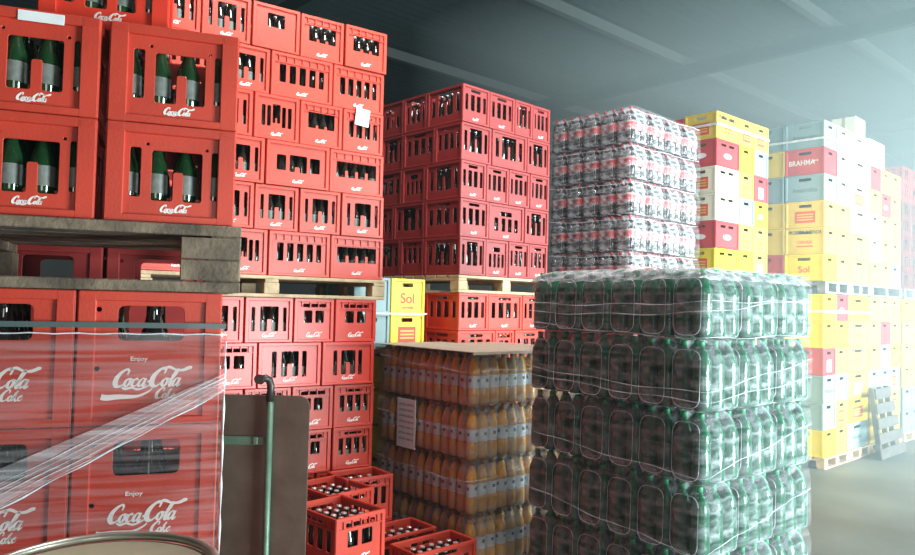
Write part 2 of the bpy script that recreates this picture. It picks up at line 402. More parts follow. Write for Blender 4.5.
# ------------------------------------------------------------------ pallets
def pallet(fr, x, y, z, L, W, hh, m, label, name='wooden_pallet', solid_front=False, group=None):
    """deck boards run along x on three stringers of blocks; open sides face the viewer"""
    root = ob(name, None, None, fr(x,y,z), fr.rz); root.empty_display_size = .1
    tag(root, label, 'pallet', group)
    t = hh*.16
    n = max(5,int(W/.13))
    for i in range(n):
        y0 = W*i/n; ob('deck_board', BXm(0,y0,hh-t,L,y0+W/n-.016,hh,m), root)
    for i in range(3):
        x0 = (L-.09)*i/2
        ob('cross_board', BXm(x0,0,hh-2*t,x0+.09,W,hh-t-.0005,m), root)
    for j in range(3):
        y0 = (W-.09)*j/2
        ob('bottom_board', BXm(0,y0,0,L,y0+.09,t,m), root)
        for i in range(3):
            x0 = (L-.10)*i/2
            ob('block', BXm(x0,y0,t+.0005,x0+.10+(.04 if i==2 else 0)-(.04 if i==2 else 0),y0+.10 if j<2 else y0+.09,hh-2*t-.0005,m), root)
    return root
BXC = {}
def BXm(*a):
    k = tuple(round(v,4) if not isinstance(v,str) else v for v in a)
    if k not in BXC: BXC[k] = MB().box(*a[:6], bev=.003).mesh('plank', a[6])
    return BXC[k]

# ================================================================== FOREGROUND LEFT STACK
A = Fr((-.722,2.294), 70.5)
AH = .400; AW = .408; ax1 = 0
for i in range(2): pallet(A, -.408*3+.02, .0, .0+.125*i, 1.22, .82, .124, 'wood', 'worn pallet at floor level under the wrapped red crates, '+['lower','upper'][i]+' of two')
AL = ['bottom','third','second','top']
for r in range(4):
    for c in range(2 if r < 3 else 2):
        x = -AW*(c+1); z = .25+AH*r
        side = ['right-hand','left-hand'][c]
        crate(A, x, 0, z, AW-.003, AW, AH-.002, 'L','L','red', f'tall red crate with big white script, {AL[r]} row, {side} column, under stretch wrap', 'wrapped tall red crates', .23, .335, jit=0, big=True, lx=.50)
        if r >= 1:
            for i in range(3):
                p = A(x+.075+i*.13, .085, z+.018)
                o = ob('glass_bottle', BL2, None, p); tag(o, f'large dark bottle inside the {AL[r]} {side} tall wrapped red crate', 'bottle', f'large bottles in the {AL[r]} {side} wrapped crate')
                ob('cap', BL2cap, o)
# letters "Enjoy" above the script and a fine line under it
for o in [q for q in bpy.data.objects if q.name.startswith('bottle_crate')]:
    t = ob('small_print', text_mesh('Enjoy','white'), o, (AW*.42, .0105, AH*.49), 0, (.022,.05,.018)); t['label'] = 'small white printed word above the script'
pz = 1.85
pal = pallet(A, -1.60, -.025, pz, 1.645, .86, .205, 'wood', 'weathered grey-brown pallet carrying the large upper red crates at left')
# extra flush planks closing the right-hand corner of this pallet
ob('corner_plank', BXm(1.47,-.012,.036,1.643,.02,.098,'wood'), pal); ob('corner_plank', BXm(1.47,-.012,.101,1.643,.02,.165,'wood'), pal)
AUH = .300; AUW = .377
zz0 = pz+.207
for r in range(2):
    for c in range(2):
        x = -AUW*(c+1)+.026-(.018 if c else 0); z = zz0+AUH*r+.0
        rowname = ['lower','upper'][r]; side = ['right','left'][c]
        crate(A, x, 0, z, AUW-.004, AUW, AUH-.001, 'A','A','red', f'large red crate of green bottles, {rowname} {side} of the four on the weathered pallet', 'large red crates of green bottles', .094, .145, jit=0, lx=.53)
        for j in range(3):
            for i in range(4):
                p = A(x+.055+i*.084, .065+j*.085, z+.018)
                o = bottle(GG, p, f'green glass bottle inside the {rowname} {side} large red crate', f'green bottles in the {rowname} {side} large crate')
                ob('cap', GGcap, o); ob('bottle_label', GGlab, o)
c3 = crate(A, -.565, .10, zz0+2*AUH, AUW-.004, AUW, AUH-.001, 'A','A','red2', 'red crate cut off by the top edge, set back on the large upper crates', None, .094, .145, jit=0, lx=.53)
for j in range(2):
    for i in range(4):
        o = bottle(GG, A(-.565+.055+i*.084, .165+j*.085, zz0+2*AUH+.018), 'green glass bottle inside the topmost set-back red crate at left', 'green bottles in the topmost crate'); ob('cap', GGcap, o); ob('bottle_label', GGlab, o)
for r_ in range(6):
    for c in range(4):
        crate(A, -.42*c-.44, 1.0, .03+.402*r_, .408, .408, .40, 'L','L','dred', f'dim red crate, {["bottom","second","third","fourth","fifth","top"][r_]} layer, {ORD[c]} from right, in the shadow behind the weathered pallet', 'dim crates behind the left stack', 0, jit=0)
INA = MB()
for r_ in range(4):
    for c in range(2):
        for i in range(3):
            for j in range(1,3):
                T = Matrix.Translation(A(-AW*(c+1)+.075+i*.13, .085+j*.125, .25+AH*r_+.018)); INA.lathe([(.05,0),(.052,.19),(.028,.28),(.024,.365)],8,T)
for r_ in range(2):
    for c in range(2):
        for i in range(4): 
            T = Matrix.Translation(A(-AUW*(c+1)+.026-(.018 if c else 0)+.055+i*.084, .065+3*.085, zz0+AUH*r_+.018)); INA.lathe([(.036,0),(.036,.14),(.018,.20),(.016,.27)],8,T,1)
o = ob('crated_bottles', INA.mesh('rear bottles',['glass','gglass']), None); tag(o,'dark bottles at the back of the left red crates','bottles',kind='stuff')
# white sticker on the top left crate
st = [o for o in bpy.data.objects if o.get('label','').startswith('large red crate of green bottles, upper left')][0]
ob('sticker', MB().box(.155,-.0022,.262,.275,-.0006,.292,bev=.0005).mesh('sticker','whiteplate'), st)['label'] = 'white paper sticker on the rim'
# strap and stretch wrap round the tall crates
sb = MB()
sb.box(-1.25,-.0085,1.739,.010,-.0065,1.755); sb.box(.008,-.0085,1.739,.010,.42,1.755)
o = ob('packing_strap', sb.mesh('strap','strap'), None, A.o, A.rz); tag(o, 'dark grey-green flat strap running round the tall red crates at left', 'strap')
def wrap_sheet(x0, x1, z0f, z1f, m, yoff, nx=60, nz=24, seed=1, amp=.003, ridge=None):
    random.seed(seed); ph = [random.uniform(0,6) for _ in range(8)]
    vs = []; fs = []
    for i in range(nx+1):
        x = x0+(x1-x0)*i/nx
        for k in range(nz+1):
            z = z0f(x)+(z1f(x)-z0f(x))*k/nz
            y = yoff+amp*(math.sin(z*90+ph[0]+x*5)*.5+math.sin(z*37+ph[1]-x*9)*.6)
            vs.append((x,y,z))
    for i in range(nx):
        for k in range(nz): a = i*(nz+1)+k; fs.append((a,a+nz+1,a+nz+2,a+1))
    return vs, fs
wr = ob('stretch_wrap', None, None, A.o, A.rz); wr.empty_display_size=.1; tag(wr, 'clear milky stretch wrap pulled tight round the tall red crates at left', 'plastic wrap')
mb = MB(); vs, fs = wrap_sheet(-1.25,.012,lambda x:.30,lambda x:1.722-.004*math.sin(x*9),'wrapA',-.012,70,90); mb.add(vs,fs,smooth=True)
vs, fs = wrap_sheet(0,.43,lambda x:.30,lambda x:1.722,'wrapA',0,10,40,2); mb.add([(.012+y, x-.012, z) for x,y,z in vs], fs, smooth=True)
ob('wrap_sheet', mb.mesh('wrap sheet','wrapA'), wr)
mb = MB(); lo = lambda x: 1.545+ (x)*.54; hi = lambda x: 1.565+x*.26
vs, fs = wrap_sheet(-1.25,.012,lo,lambda x: lo(x)+.055+.11*max(0,-x)*.9,'wrapB',-.019,70,14,5,.0035); mb.add(vs,fs,smooth=True)
ob('bunched_band', mb.mesh('bunched band','wrapB'), wr)['label']='whiter bunched band of wrap running diagonally'
mb = MB(); mb.tube([(-1.25+1.262*i/40, -.023, lo(-1.25+1.262*i/40)+.002*math.sin(i*1.3)) for i in range(41)], [.0022+.0012*math.sin(i*.9) for i in range(41)])
for q_ in range(5):
    mb.tube([(-1.25+1.262*i/40, -.0215, lo(-1.25+1.262*i/40)+(.005+.012*q_)*(1-(-1.25+1.262*i/40)*.55)+.0015*math.sin(i*.8+q_)) for i in range(41)], [max(.0003,.0009+.0006*math.sin(i*.7+q_*2)) for i in range(41)],4)
ob('twisted_edge', mb.mesh('twisted edge','rope'), wr)
mb = MB(); mb.tube([(-1.25+1.262*i/40, -.017, 1.722+.0015*math.sin(i*1.7)) for i in range(41)], .0022)
mb.tube([(.010, -.014, .5+1.2*i/30) for i in range(31)], [.003+.002*math.sin(i*2.1) for i in range(31)])
ob('rolled_edge', mb.mesh('rolled edge','rope'), wr)

# ================================================================== BRIGHT RED STACK (left of centre)
B = Fr((-.544,5.156), 55)
bH = .2895
BU = [ # bottom to top: list of (x0,x1,kind) from right to left
 [(-.373,.03,'L3'),(-.805,-.378,'L2'),(-1.12,-.81,'S4')],
 [(-.305,.02,'S1'),(-.605,-.31,'S1'),(-.905,-.61,'S1'),(-1.21,-.91,'S1')],
 [(-.398,.014,'L3'),(-.843,-.403,'L1'),(-1.16,-.85,'S1')],
 [(-.308,.005,'P4'),(-.619,-.313,'S2'),(-.929,-.624,'S4'),(-1.24,-.935,'S1')],
 [(-.388,.004,'L2'),(-.825,-.393,'L2'),(-1.14,-.83,'S1')],
 [(-.313,.012,'S2'),(-.632,-.318,'S2'),(-.958,-.638,'S3'),(-1.27,-.964,'S1'),(-1.59,-1.275,'S1')],
]
BD = .43
bz = 1.99
for r, row in enumerate(BU):
    rn = ['bottom','second-lowest','third-lowest','fourth-lowest','second-highest','top'][r]
    for c, (x0,x1,k) in enumerate(row):
        w = x1-x0; d = .43 if w < .36 else .315
        lab = f'red crate, {rn} row, {ORD[c]} from the right, upper part of the bright red stack'
        y = {5:0,4:.004}.get(r,0)
        crate(B, x0, y, bz+bH*r, w, d, bH-.0015, k, 'S1', 'red', lab, 'crates of the upper bright red stack', .082 if k!='S3' else 0, .13)
        fill_crate(B, x0, y, bz+bH*r, w, d, f'dark bottle in the {rn} row, {ORD[c]} from right, crate of the upper bright red stack', f'bottles in bright stack {rn} row crate {c+1}', rows=1, me=GBr if k in('S1','L3') else GB)
for r, x1 in enumerate((-1.125,-1.215,-1.165,-1.245,-1.145)):
    crate(B, -1.585, 0, bz+bH*r, 1.585+x1-.004, .43, bH-.0015, 'L2', 'S1', 'red', f'red crate, {["bottom","second-lowest","third-lowest","fourth-lowest","second-highest"][r]} row, at the far left end of the upper bright red stack', 'crates of the upper bright red stack', .082, .13)
for r, x1 in enumerate((-.865,-.865,-.965,-.935,-1.175,-1.275)):
    crate(B, -1.60, 0, .125+(1.85-.125)/6*r, 1.60+x1-.004, .43, (1.85-.125)/6-.0015, 'L2', 'S1', 'red', f'red crate, {["bottom","second-lowest","third-lowest","third-highest","second-highest","top"][r]} row, at the far left end of the lower bright red stack', 'crates of the lower bright red stack', .09, .13)
pallet(B, -1.60, -.01, 1.85, 1.64, .95, .138, 'pine', 'pale pallet between the upper and lower halves of the bright red stack')
BLW = [
 [(-.43,-.02,'P4'),(-.86,-.44,'P2')],
 [(-.43,-.02,'P2'),(-.86,-.44,'P4')],
 [(-.32,-.02,'P4'),(-.64,-.33,'P2'),(-.96,-.65,'P2')],
 [(-.32,-.017,'P4'),(-.617,-.325,'P2'),(-.93,-.622,'P2')],
 [(-.416,-.026,'L4'),(-.852,-.421,'L4'),(-1.17,-.857,'P2')],
 [(-.331,-.019,'P2'),(-.621,-.336,'P2'),(-.944,-.626,'S1'),(-1.27,-.95,'S1')],
]
lH = (1.85-.125)/6
pallet(B, -1.60, 0, 0, 1.59, .95, .122, 'wood', 'pallet on the floor under the bright red stack')
for r, row in enumerate(BLW):
    rn = ['bottom','second-lowest','third-lowest','third-highest','second-highest','top'][r]
    for c, (x0,x1,k) in enumerate(row):
        w = x1-x0; d = .43 if w < .36 else .315
        z = .125+lH*r
        lab = f'red crate, {rn} row, {ORD[c]} from the right, lower part of the bright red stack'
        crate(B, x0, 0, z, w, d, lH-.0015, k, 'S1', 'red2' if r>3 else 'red', lab, 'crates of the lower bright red stack', (.12 if k=='P2' else .10), .16)
        if r >= 2: fill_crate(B, x0, 0, z, w, d, f'dark bottle in the {rn} row, {ORD[c]} from right, crate of the lower bright red stack', f'bottles in lower bright stack {rn} row crate {c+1}', rows=1, me=GBr, nx=(2 if k=='P2' else None))
# sheet of paper stuck on the right hand crate near the top
p = B(-.17,-.006,bz+bH*3+.215)
o = ob('paper_sheet', MB().box(-.055,-.001,-.03,.05,.001,.09).mesh('paper','paper'), None, p, B.rz); o.rotation_euler = (0,R(6),B.rz); tag(o,'white paper sheet stuck on the bright red stack near its top right','paper')

# ================================================================== DARK RED STACK (middle)
CX = Fr((.01,5.79), 46)
cH = .304
cz = 2.066
cs, cl = .272, .362
pats = ['s','m','s','x','s']
def crow(r, top):
    rows_r = {4:[('CA',.31),('CA',.31),('CB',.232),('CA',.24)], 3:[('CB',.347),('CB',.437),('CB',.31)], 2:[('CA',.29),('CA',.272),('CA',.27),('CA',.262)],
              1:[('CA',.33),('CC',.44),('CB',.325)], 0:[('CB',.30),('CC',.272),('CA',.27),('CA',.252)]}
    return rows_r[r]
for r in range(5):
    rn = ['bottom','second-lowest','middle','second-highest','top'][r]
    x = 0; z = cz+cH*r
    for c, (k,w) in enumerate(crow(r,1)):
        d = .43 if w < .34 else .32
        if c == 0: d0 = d
        crate(CX, x, 0, z, w, d, cH-.0015, k, 'CA' if (r%2) else 'CB', 'dred', f'shade-darkened red crate, {rn} row, {ORD[c]} from the corner, right face of the middle stack', 'crates on the right face of the dark red stack', .075 if k!='CB' else 0, .12, jit=.004)
        fill_crate(CX, x, 0, z, w, d, '', '', rows=0, back=1, side_rows=1 if c==0 else 0)
        x += w+.0015
    y = d0+.002; c = 0
    while y < 1.05:
        d = [.30,.40][(r+c)%2]; 
        crate(CX, 0, y, z, .30, d, cH-.0015, 'CA', ['CA','CB','CC'][(r+c)%3], 'dred', f'shade-darkened red crate, {rn} row, {ORD[c+1]} from the corner, shaded left face of the middle stack', 'crates on the shaded face of the dark red stack', 0, jit=0)
        for q in range(4): stuff_bottle(CX(.055, y+.05+q*(d-.1)/3, z+.016))
        y += d+.002; c += 1
pallet(CX, -.0, -.0, 1.926, 1.12, 1.1, .138, 'pine', 'pale yellow pallet in the middle of the dark red stack')
clH = 1.8/6
pallet(CX, 0, 0, 0, 1.1, 1.0, .124, 'wood', 'pallet on the floor under the dark red middle stack')
for r in range(6):
    rn = ['bottom','second-lowest','third-lowest','third-highest','second-highest','top'][r]
    z = .126+clH*r
    for c in range(3 if r%2==0 else 3):
        w = [.34,.42,.30][c] if r%2 else [.43,.235,.40][c]; x = [.005,.347,.769][c] if r%2 else [.005,.437,.674][c]
        if w>.4 and c==0 and r==4: pass
        crate(CX, x, 0, z, w, .40, clH-.0015, 'CA' if w>.25 else 'P2', 'CA', 'red2', f'red crate, {rn} row, {ORD[c]} from the corner, lower part of the middle stack', 'crates of the lower middle stack', .085, .12, jit=.003)
        if r>=4: fill_crate(CX, x, 0, z, w, .40, '', '', rows=0, back=1)
    for c in range(2):
        crate(CX, .005, .405+c*.315, z, .34, .312, clH-.0015, 'CA', 'CA', 'dred', f'shade-darkened red crate, {rn} row, {ORD[c+1]} from the corner, left face of the lower middle stack', 'shaded crates of the lower middle stack', 0, jit=0)  # left-face crates take the duller red to imitate shade

# ================================================================== YELLOW CRATES
def ycrate(fr, x, y, z, w, d, h, m, label, group, fk='Y', sk='Y', pr=None, spr=None, jit=.006):
    o = put(fr, 'beer_crate', crate_kind(w,d,h,fk,sk,m), x, y+random.uniform(-1,1)*jit, z)
    tag(o, label, 'crate', group)
    def pr_on(kind, W, T):
        if not kind: return
        def dec(name, me, lx, lz, sc, lab, yy=.0105):
            q = ob(name, me, o); q.matrix_local = T @ Matrix.Translation((lx,yy,lz)) @ Matrix.Diagonal((sc[0],.08,sc[1],1)); q['label'] = lab
        if kind == 'sol':
            dec('printed_word', text_mesh('Sol','redink'), W*.5,h*.42,(.115,.11),'red printed word'); dec('printed_line', text_mesh('cerveja','redink'), W*.5,h*.17,(.04,.03),'red printed line')
        elif kind == 'box':
            dec('printed_box', BOXP, W*.5,h*.40,(W*.5,h*.44),'red printed box'); 
            for q, zz in enumerate((.50,.40,.30)): dec('printed_line', LINEP, W*.5,h*zz,(W*.40,h*.045),'yellow line in the red box',.0092)
        elif kind == 'bar': dec('printed_bar', text_mesh('PROIBIDA A VENDA','dark'), W*.5,h*.82,(.043,.06),'dark printed line'); dec('printed_word', text_mesh('CERVEJA','redink'), W*.5,h*.45,(.045,.05),'red printed word'); dec('printed_line', LINER, W*.5,h*.3,(W*.4,h*.05),'red printed line')
        elif kind == 'word': dec('printed_word', text_mesh('BRAHMA','white'), W*.42,h*.46,(.078,.09),'white printed word'); dec('printed_mark', text_mesh('++','white'), W*.78,h*.5,(.05,.06),'small white marks')
        elif kind == 'slate': dec('printed_word', text_mesh('Antarctica','greyink'), W*.5,h*.42,(.07,.075),'dark printed word')
        elif kind == 'oval': dec('printed_oval', OVAL, W*.5,h*.42,(W*.34,h*.20),'white printed oval')
        elif kind == 'label': dec('paper_label', LABP, W*.5,h*.34,(W*.34,h*.44),'white paper label')
    pr_on(pr, w, Matrix.Identity(4))
    pr_on(spr, d, Matrix.Translation((0,d,0)) @ Matrix.Rotation(-math.pi/2,4,'Z'))
    return o
def unitpanel(m, hole=True):
    mb = MB(); mb.box(-.5,-.02,-.5,.5,.02,.5); return mb.mesh('print', m)
BOXP = unitpanel('redink'); LINEP = unitpanel('gold'); LINER = unitpanel('redink'); LABP = unitpanel('whiteplate')
OVAL = MB().lathe([(.5,-.02),(.5,.02)],24,T=Matrix.Rotation(R(90),4,'X')).mesh('oval','white')

F = Fr((-.26-.28,6.07-.52-.0), 48)     # small column between the red stacks
FP = Fr((-.645,5.50), 48)
fH = .2705
for r in range(7):
    z = .13+fH*r; rn = ['bottom','second','third','fourth','fifth','sixth','top'][r]
    ycrate(FP, .195, 0, z, .335, .40, fH-.002, 'yellow', f'bright yellow crate, {rn} layer up, in the narrow column behind the bright red stack', 'yellow crates of the narrow column', pr='sol' if r in(6,4) else 'box', jit=.001)
    if r >= 5: ycrate(FP, -.145, 0, z, .335, .40, fH-.002, 'grey', f'blue-grey crate, {rn} layer up, beside the narrow yellow column', 'grey crates of the narrow column', jit=.001)
pallet(FP, -.1, 0, 0, .64, .5, .128, 'wood', 'pallet on the floor under the narrow yellow column')
o = ob('packing_strip', MB().box(-.16,-.012,0,.54,-.009,.012).mesh('strip','white'), None, FP(0,0,.13+fH*6-.008), FP.rz); tag(o,'thin white strip running between the two top yellow and grey crates','strap')

G = Fr((2.79,8.004), 49)
gH = .3005; gz = 2.214
GC = [('yellow','yellow','gold'),('crimson','gold','gold'),('overlit_cream','grey','yellow'),('overlit_cream','gold','crimson'),('crimson','yellow','grey'),('gold','gold','gold')]
GP = [('sol',None,'label'),('oval','sol','sol'),(None,None,'oval'),(None,'sol','label'),('oval','sol',None),('bar','box','box')]
GL = ['yellow','crimson','yellow','gold','crimson','gold']
for r in range(6):
    rn = ['bottom','second','third','fourth','fifth','top'][r]; z = gz+gH*r
    for c, (x,w) in enumerate(((0,.50),(.502,.342),(.846,.33))):
        ycrate(G, x, 0, z, w, .40, gH-.002, GC[r][c] if not (c==0 and GC[r][c]=='overlit_cream') else 'overlit_cream', f'{ {"gold":"golden yellow","grey":"blue-grey","overlit_cream":"overlit pale"}.get(GC[r][c],GC[r][c])} crate, {rn} layer up, {ORD[c]} from corner, in the tall yellow stack', 'crates of the tall yellow stack', 'Y2' if c==0 else 'Y','Y', pr=GP[r][c], spr='oval' if GL[r]=='crimson' else 'box')
    ycrate(G, 0, .403, z-.02, .47, .40, gH-.002, GL[r-1], f'{ {"gold":"golden yellow"}.get(GL[r-1],GL[r-1])} crate, {rn} layer up, rear left of the tall yellow stack', 'rear crates of the tall yellow stack', pr=None)
for r in range(6):
    z=.148+.314*r
    for c in range(3): ycrate(G, c*.39, 0, z, .388, .40, .312, ['gold','yellow','gold'][c], f'yellow crate, {["bottom","second","third","fourth","fifth","top"][r]} layer up, {ORD[c]} from corner, low behind the green bottle packs', 'hidden lower yellow crates')
    ycrate(G, 0, .403, z, .388, .40, .312, 'gold', f'yellow crate, {["bottom","second","third","fourth","fifth","top"][r]} layer up, low rear behind the green bottle packs', 'hidden lower yellow crates')
pallet(G, 0,0,2.04,1.17,.8,.145,'gwood','grey pallet in the middle of the tall yellow stack'); pallet(G, 0,0,0,1.17,.8,.145,'gwood','grey pallet on the floor under the tall yellow stack')

HX = Fr((4.312,8.703), 47)
hL = .3205
LC = [('yellow','gold'),('grey','gold'),('grey','grey'),('crimson','gold'),('yellow','yellow'),('yellow','crimson')]
LP = [('sol','sol'),(None,'box'),('slate',None),('label','sol'),('sol','sol'),('sol','oval')]
L2 = ['grey','yellow','gold','gold','gold','yellow']; L2P = ['slate','box','label','bar','bar','sol']
L3 = [('gold','grey','gold'),('grey','gold','gold'),('gold','grey','yellow'),('gold','grey','grey'),('gold','crimson','yellow'),('gold','gold','gold')]
L3=[('gold','gold','gold'),('gold','gold','gold'),('grey','grey','grey'),('gold','grey','yellow'),('gold','crimson','gold'),('gold','gold','gold')]
L4 = ['grey','grey','gold','gold','gold','yellow']
lay = ['bottom','second','third','fourth','fifth','top']
nmc = lambda m: {'gold':'golden yellow','grey':'blue-grey','overlit_cream':'overlit pale'}.get(m,m)
for r in range(6):
    z = .132+hL*r
    for c in range(2): ycrate(HX, c*.388, 0, z, .386, .47, hL-.002, LC[r][c], f'{nmc(LC[r][c])} crate, {lay[r]} layer, {ORD[c]} from corner, nearest right-hand lower tier', 'lower crates of the nearest right-hand stack', pr=LP[r][c])
    ycrate(HX, .80, 0, z, .70, .5, hL-.002, L2[r], f'{nmc(L2[r])} long crate, {lay[r]} layer, second right-hand lower tier', 'lower crates of the second right-hand stack', 'Y','Y', pr=L2P[r])
    for c in range(3): ycrate(HX, 1.545+c*.415, 0, z, .412, .47, hL-.002, L3[r][c], f'{nmc(L3[r][c])} crate, {lay[r]} layer, {ORD[c]} from left, lower tier behind the leaning pallet', 'lower crates behind the leaning pallet', pr=[None,'sol','box'][c])
    for c in range(2): ycrate(HX, 2.92+c*.43, 0, z, .425, .47, hL-.002, L4[r], f'{nmc(L4[r])} crate, {lay[r]} layer, {ORD[c]} from left, lower tier at the right edge', 'lower crates at the right edge', pr=None)
for x,L,n in ((0,.79,'nearest'),(.80,.72,'second'),(1.53,1.27,'third'),(2.90,.9,'fourth')):
    pallet(HX, x,-.02,0,L,1.0,.130,'pine',f'pale pallet on the floor under the {n} right-hand stack')
    pallet(HX, x,-.02,2.062,L,1.0,.145,'gwood',f'grey pallet between tiers of the {n} right-hand stack')
HU = ['yellow','gold','gold','grey','crimson','grey']; HUP = ['sol','bar','box','slate','word','slate']
RF = ['overlit_cream','overlit_cream','overlit_cream','overlit_cream','overlit_cream','overlit_cream']
for r in range(6):
    z = 2.21+hL*r
    for c in range(2): ycrate(HX, .012+c*.42, 0, z, .418, .47, hL-.002, HU[r] if c==0 else ('gold' if r<3 else 'overlit_cream'), f'{nmc(HU[r] if c==0 else ("gold" if r<3 else "overlit_cream"))} crate, {lay[r]} layer, {["corner","next to corner"][c]}, upper tier of the nearest right-hand stack', 'upper crates of the nearest right-hand stack', spr=HUP[r] if c==0 else None)
    ycrate(HX, .012, .475, z, .418, .47, hL-.002, ['crimson','gold','gold','grey','gold','grey'][r], f'{["crimson","golden yellow","golden yellow","blue-grey","golden yellow","blue-grey"][r]} crate, {lay[r]} layer, rear of the upper nearest right-hand stack', 'rear upper crates of the nearest right-hand stack')
    m = ['gold','gold','overlit_cream','overlit_cream','overlit_cream','overlit_cream'][r]
    ycrate(HX, .865, 0, z, .68, .5, hL-.002, m, f'{nmc(m)} long crate, {lay[r]} layer, second right-hand upper tier', 'upper crates of the second right-hand stack', pr='box' if r==3 else None)
    for c in range(3):
        if r == 5: continue
        m = [['gold','overlit_cream','overlit_cream','gold','crimson'],['gold','gold','gold','crimson','gold'],['grey','gold','gold','gold','gold']][c][r]
        ycrate(HX, 1.57+c*.415, 0, z, .412, .47, hL-.002, m, f'{nmc(m)} crate, {lay[r]} layer, {ORD[c]} from left, upper tier above the leaning pallet', 'upper crates above the leaning pallet', pr=[None,'oval' if m=='crimson' else None,'sol'][c])
ycrate(HX, 1.57, .02, 2.21+hL*5, .60, .5, .36, 'overlit_cream', 'overlit pale box-like crate resting on the third right-hand stack', None, None, None, jit=0)
o = ob('cardboard_box', MB().box(0,0,0,.36,.3,.30,bev=.005).mesh('box','overlit_cream'), None, HX(1.30,.1,2.21+hL*6+.002), HX.rz); tag(o,'small pale carton on the roofmost right-hand crates','box')
ob('tape_strip', MB().box(-.001,.13,.04,.361,.17,.3015).mesh('tape','board'), o)

# red stack far behind at the right edge
FR = Fr((7.50,12.45), 47)
for t,(z0,n) in enumerate(((.15,6),(2.25,7))):
    pallet(FR, 0,0,z0-.15,2.0,1.0,.14,'gwood', f'grey pallet under the {["lower","upper"][t]} tier of the far red stack')
    for r in range(n):
        for c in range(4):
            crate(FR, c*.46, 0, z0+.30*r, .457, .36, .298, 'CA' if (r+c)%2 else 'CB','CA','dred' if r<n-2 or t==0 else 'crimson', f'distant red crate, {["bottom","second","third","fourth","fifth","sixth","seventh"][r]} layer, {ORD[c]} from left, {["lower","upper"][t]} tier at far right', 'crates of the far red stack', 0)

# ================================================================== SHRINK WRAPPED PACKS
def hull_film(name, w, d, h, m, rad=.045, arch=True, seed=0):
    """film following a block of bottles: tight round the bodies, drawn in at the necks"""
    random.seed(seed); mb = MB()
    prof = [(0,.010),(.012,.002),(.03,0),(h*.35,.001),(h*.60,0),(h*.74,.006),(h*.86,.020),(h*.95,.034),(h*1.0,.050)]
    def loop(ins, r):
        pts = []
        for cx_,cy_,a0 in ((w-r,d-r,0),(r,d-r,90),(r,r,180),(w-r,r,270)):
            for k in range(4): a = R(a0+k*30); pts.append((cx_+r*math.cos(a), cy_+r*math.sin(a)))
        n = len(pts); c = Vector((w/2,d/2)); out=[]
        full = []
        for i in range(n):
            p = Vector(pts[i]); q = Vector(pts[(i+1)%n]); full.append(p)
            if (q-p).length > .06:
                kk = int((q-p).length/.022)
                for j in range(1,kk): 
                    full.append(p.lerp(q,j/kk))
        for p in full:
            e = p-c; s_ = Vector((max(0,abs(e.x)-ins)*(1 if e.x>0 else -1), max(0,abs(e.y)-ins)*(1 if e.y>0 else -1)))
            # scallop between neighbouring bottles
            sc = .0035*(math.cos(p.x/w*2*math.pi*round(w/.095))+math.cos(p.y/d*2*math.pi*round(d/.095)))
            s_ = s_*(1-(.0035+sc*.5)/.1*.5)
            out.append(c+s_)
        return out
    rows = [[(p.x,p.y,z+random.uniform(-.002,.002)) for p in loop(ins,rad)] for z,ins in prof]
    n = len(rows[0]); vs = [v for r_ in rows for v in r_]; fs = []
    for k in range(len(rows)-1):
        for i in range(n): j=(i+1)%n; fs.append((k*n+i,k*n+j,(k+1)*n+j,(k+1)*n+i))
    fs.append([(len(rows)-1)*n+i for i in range(n)])
    mb.add(vs,fs,smooth=True)
    return mb.mesh(name,m)
def pet(name, h, r, m, waist=.06, n=14):
    return MB().lathe([(r*.72,0),(r*.96,.010),(r,h*.08),(r,h*.30),(r*(1-waist),h*.36),(r*(1-waist),h*.56),(r,h*.62),(r*.94,h*.70),(r*.62,h*.83),(r*.30,h*.90),(r*.28,h*.925)], n).mesh(name,m)
def pet_cap(name, h, r, m): return MB().lathe([(r*.33,h*.92),(r*.33,h*.985),(r*.28,h)],10).mesh(name,m)
def pet_lab(name, h, r, m, z0=.37, z1=.55, waist=.05): return MB().lathe([(r*(1-waist)+.0008,h*z0),(r*(1-waist)+.0008,h*z1)],14,cap=False).mesh(name,m)
def make_pack(nm, film, bmesh_, cap, lab, px, py, nx, ny, marks=None, parts=True):
    """nx along x, ny along y"""
    root = ob(nm, None, None, (0,0,-50)); root.empty_display_size=.1
    ob('film', film, root)
    for j in range(ny):
        for i in range(nx):
            b = ob('bottle', bmesh_, root, (px*(i+.5), py*(j+.5), .004), random.uniform(-.5,.5))
            if cap: ob('cap', cap, b)
            if lab:
                l = ob('bottle_label', lab, b)
    return root

# ---- green bottles, front centre-right
GR = Fr((1.17,3.50), 52)
# left face heading is GR.y : -38 ; pack: x along right face
gh = .348
gb = pet('green bottle',.335,.0490,'pgreen'); gc = pet_cap('green cap',.335,.0475,'gcap'); gl = pet_lab('green label',.335,.0475,'gtag',.37,.55)
gf = hull_film('pack film', .338, .198, .338, 'filmg', seed=3)
GPK = make_pack('bottle_pack', gf, gb, gc, gl, .1127, .099, 3, 2)
lays = ['fifth','fourth','third','second','top']
mb = MB(); ring = fillet([(.022,.016),(.176,.016),(.176,.295),(.022,.295)],.06,7); ring.append(ring[0])
mb.tube([(-.0005+.012*max(0,(z-.2)/.095), y_, z) for y_,z in ring],.0016,5)
ob('film_opening', mb.mesh('film opening','rope'), GPK)['label']='arched edge of the opening at the end of the film'
first = True
def spots(nleft, nright, dy, dx):
    out = [(0, dy*i, 'left', i) for i in range(nleft)]
    out += [(dx*(k+1), 0, 'right', k) for k in range(nright)]
    return out
GZ = .30
